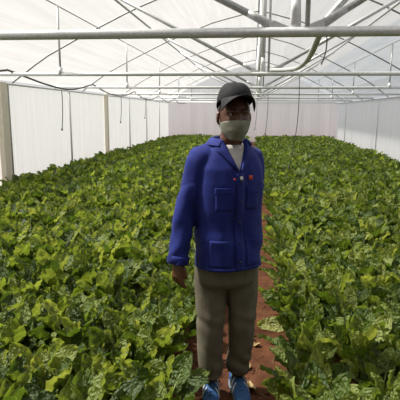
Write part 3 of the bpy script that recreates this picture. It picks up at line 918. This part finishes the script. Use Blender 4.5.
# collar with lapels
for s in (-1, 1):
    mb = MB(); P = []
    for t in np.linspace(0, 1, 17):
        # t=0 at the nape, t=1 at the bottom of the V
        if t < .55:
            a = PI - (PI - math.radians(42)) * t / .55
            inner = tpt(s * .079 * math.sin(a), .004 - .074 * math.cos(a), 1.470 - .012 * (t / .55))
            outw = RT @ Vector((s * math.sin(a), -math.cos(a), 0))
            up = Vector((0, 0, .026)); w = .050
            row = [inner, inner + up * .6 + outw * .004, inner + up + outw * .013, inner + up * .55 + outw * (w * .55), inner - Vector((0, 0, .012)) + outw * w]
        else:
            q = (t - .55) / .45
            z = 1.458 - (1.458 - (VB + .010)) * q
            e = VK * (z - VB)
            wl = .060 * (1 - q) ** .75 + .008
            if .0 <= q < .32: wl += .012 * q / .32
            row = []
            for m_, k_ in enumerate((0, .12, .35, .7, 1)):
                p = drape(s * (e + .003 + wl * k_), z + .020 * k_ * (1 - q) - .012 * (1 - q) * k_ * k_, [.004, .016, .016, .011, .006][m_])
                if z + .02 > 1.47: pass
                row.append(p)
            if q < .25:
                a = math.radians(42); inner = tpt(s * .079 * math.sin(a), .004 - .074 * math.cos(a), 1.458)
                outw = RT @ Vector((s * math.sin(a), -math.cos(a), 0)); up = Vector((0, 0, .026)); w = .050
                r2 = [inner, inner + up * .6 + outw * .004, inner + up + outw * .013, inner + up * .55 + outw * (w * .55), inner - Vector((0, 0, .012)) + outw * w]
                k_ = q / .25; k_ = k_ * k_ * (3 - 2 * k_)
                row = [r2[m_].lerp(row[m_], k_) for m_ in range(5)]
        P.append(row)
    mb.grid(P); o = mb.build('collar', M['jacket'], jacket, solid=.004)
    sd = o.modifiers.new('sub', 'SUBSURF'); sd.levels = 1; sd.render_levels = 2

# trousers
tr = MB()
tr.loft([oval(RL @ Vector((0, .0, 0)) + Vector((0, 0, z)), a, b, RL, 32, 2.3) for z, a, b in ((1.0, .150, .110), (.88, .168, .125), (.78, .176, .132), (.70, .172, .128), (.67, .160, .112))])
legs = (([RL @ Vector((-.082, 0, .78)), Vector((-.090, -.008, .66)), Vector((-.089, -.03, .48)), Vector((-.088, -.034, .30)), Vector((-.080, -.034, .15)), Vector((-.078, -.036, .04))], [.096, .096, .082, .073, .071, .071]),
        ([RL @ Vector((.080, 0, .78)), Vector((.080, .02, .66)), Vector((.090, .03, .48)), Vector((.088, .036, .30)), Vector((.074, .038, .15)), Vector((.070, .034, .04))], [.096, .094, .082, .075, .072, .071]))
for pts_, rad in legs:
    tr.tube(catmull(pts_, 4), list(np.interp(np.linspace(0, 5, 21), range(6), rad)), 22)
tme = remesh(tr, .0065, 3)
bm = bmesh.new(); bm.from_mesh(tme); bm.normal_update()
for v, n_ in [(v, v.normal.copy()) for v in bm.verts]:
    p = v.co
    w = .009 * noise.noise(Vector((p.x * 9, p.y * 9, p.z * 3.0))) + .003 * noise.noise(Vector((p.x * 18, p.y * 18, p.z * 8)))
    k = max(0, 1 - abs(p.z - .16) / .20)
    w += .005 * k * math.sin(p.z * 46 + p.x * 26 + 4 * noise.noise(p * 6))     # breaks above the shoes
    k = max(0, 1 - abs(p.z - .47) / .10)
    w += .004 * k * math.sin(p.z * 60 + p.x * 30)
    v.co += n_ * w
cut(bm, Vector((0, 0, .128)), Vector((-.12, .16, -1)), lambda p: p.z < .20)
cut(bm, Vector((0, 0, .95)), Vector((0, 0, 1)))
bm.to_mesh(tme); bm.free()
trousers = link_mesh('trousers', tme, M['trouser'], person)
md = trousers.modifiers.new('solid', 'SOLIDIFY'); md.thickness = .004; md.offset = -1

# shoes
def shoe(a_, fa, lab):
    R = RZ(fa); c = Vector((a_.x, a_.y, GZ))
    def s_(x, y, z): return c + R @ Vector((x, y, z))
    # cross-sections heel -> toe : y, half width, height, sole z
    sec = [(.088, .020, .060), (.078, .034, .100), (.045, .042, .128), (.0, .044, .130), (-.045, .046, .105), (-.085, .046, .074), (-.125, .049, .060), (-.155, .046, .050), (-.18, .034, .042), (-.195, .015, .032)]
    rings = []
    for y, w, h in sec:
        ring = []
        for k in range(20):
            a = 2 * PI * k / 20; ca, sa = math.cos(a), math.sin(a)
            zc = .022 + (h - .022) * .5; hh = (h - .022) * .5
            ww = w * (1 if sa < 0 else (1 - .30 * sa ** 2))
            ring.append(s_(ww * math.copysign(abs(ca) ** .75, ca), y, zc + hh * math.copysign(abs(sa) ** .8, sa)))
        rings.append(ring)
    mb = MB(); mb.loft(rings); up = mb.build('shoe', M['shoe'], person)
    if lab: up['label'] = lab
    sd = up.modifiers.new('sub', 'SUBSURF'); sd.levels = 1; sd.render_levels = 1
    mb = MB(); rings = []
    for z, g in ((.001, .97), (.010, 1.04), (.022, 1.06), (.028, 1.02)):
        ring = []
        prof = [(y, w) for y, w, h in sec]
        for y, w in prof: ring.append(s_(w * g, y * (1.0 + .03 * (g > 1)), z))
        for y, w in reversed(prof): ring.append(s_(-w * g, y * (1.0 + .03 * (g > 1)), z))
        rings.append(ring)
    mb.loft(rings); mb.build('sole', M['sole'], up)
    smb = MB()
    for side in (-1, 1):
        for q in range(3):
            mb = MB(); y0 = -.018 - .030 * q
            P = []
            for t in np.linspace(0, 1, 6):
                y = y0 - .030 * t + .018
                h = float(np.interp(-y, [-x[0] for x in sec], [x[2] for x in sec])); w = float(np.interp(-y, [-x[0] for x in sec], [x[1] for x in sec]))
                aa = math.radians(-8 + 66 * (1 - t)); ca, sa = math.cos(aa), math.sin(aa)
                zc = .022 + (h - .022) * .5; hh = (h - .022) * .5
                ww = w * (1 if sa < 0 else (1 - .30 * sa ** 2)); g = 1.045
                xx = side * ww * g * abs(ca) ** .75; zz = zc + hh * g * math.copysign(abs(sa) ** .8, sa)
                P.append([s_(xx, y + .006, zz), s_(xx, y - .006, zz)])
            mb.grid(P); mb.build('stripe', M['white'], up, solid=.003)
    for q in range(4):
        y = -.035 - .022 * q; h = float(np.interp(-y, [-x[0] for x in sec], [x[2] for x in sec]))
        mb = MB(); mb.tube([s_(-.022, y + .004, h - .005), s_(0, y - .004, h + .002), s_(.022, y + .004, h - .005)], .003, 6); mb.build('lace', M['shoe'], up)
shoe(AR, FA_R, None); shoe(AL, FA_L, None)

# bent pipe at the near joint
pipe('bent_pipe', catmull([Vector((.82, 3.70, 2.62)), Vector((.57, 3.70, 2.36)), Vector((.49, 3.72, 2.24)), Vector((.47, 4.15, 2.12)), Vector((.50, 5.0, 2.12)), Vector((.50, 6.0, 2.15)), Vector((.40, 6.8, 2.20)), Vector((.24, 7.28, 2.24))], 8), .026, M['steel'],
     'curved grey pipe sweeping from the near truss joint to the second truss', 'pipe')

# ------------------------------------------------------------------ daylight
w = bpy.data.worlds.new('sky'); scn.world = w; w.use_nodes = True
nt = w.node_tree
bg = nt.nodes['Background']; bg.inputs[0].default_value = (.95, .96, 1.0, 1); bg.inputs[1].default_value = .68
sd = bpy.data.lights.new('sun', 'SUN'); sd.energy = 13.0; sd.angle = math.radians(5); sd.color = (1, .95, .86)
so = bpy.data.objects.new('sun', sd); COL.objects.link(so)
sunv = Vector((-.58, .06, .80)).normalized()                         # towards the sun
so.rotation_euler = sunv.to_track_quat('Z', 'Y').to_euler(); so.location = (-12, 6, 14)

scn.view_settings.view_transform = 'Standard'; scn.view_settings.look = 'None'
scn.view_settings.exposure = 0.0; scn.view_settings.gamma = 1.0; scn.view_settings.use_curve_mapping = False
scn.cycles.use_denoising = True
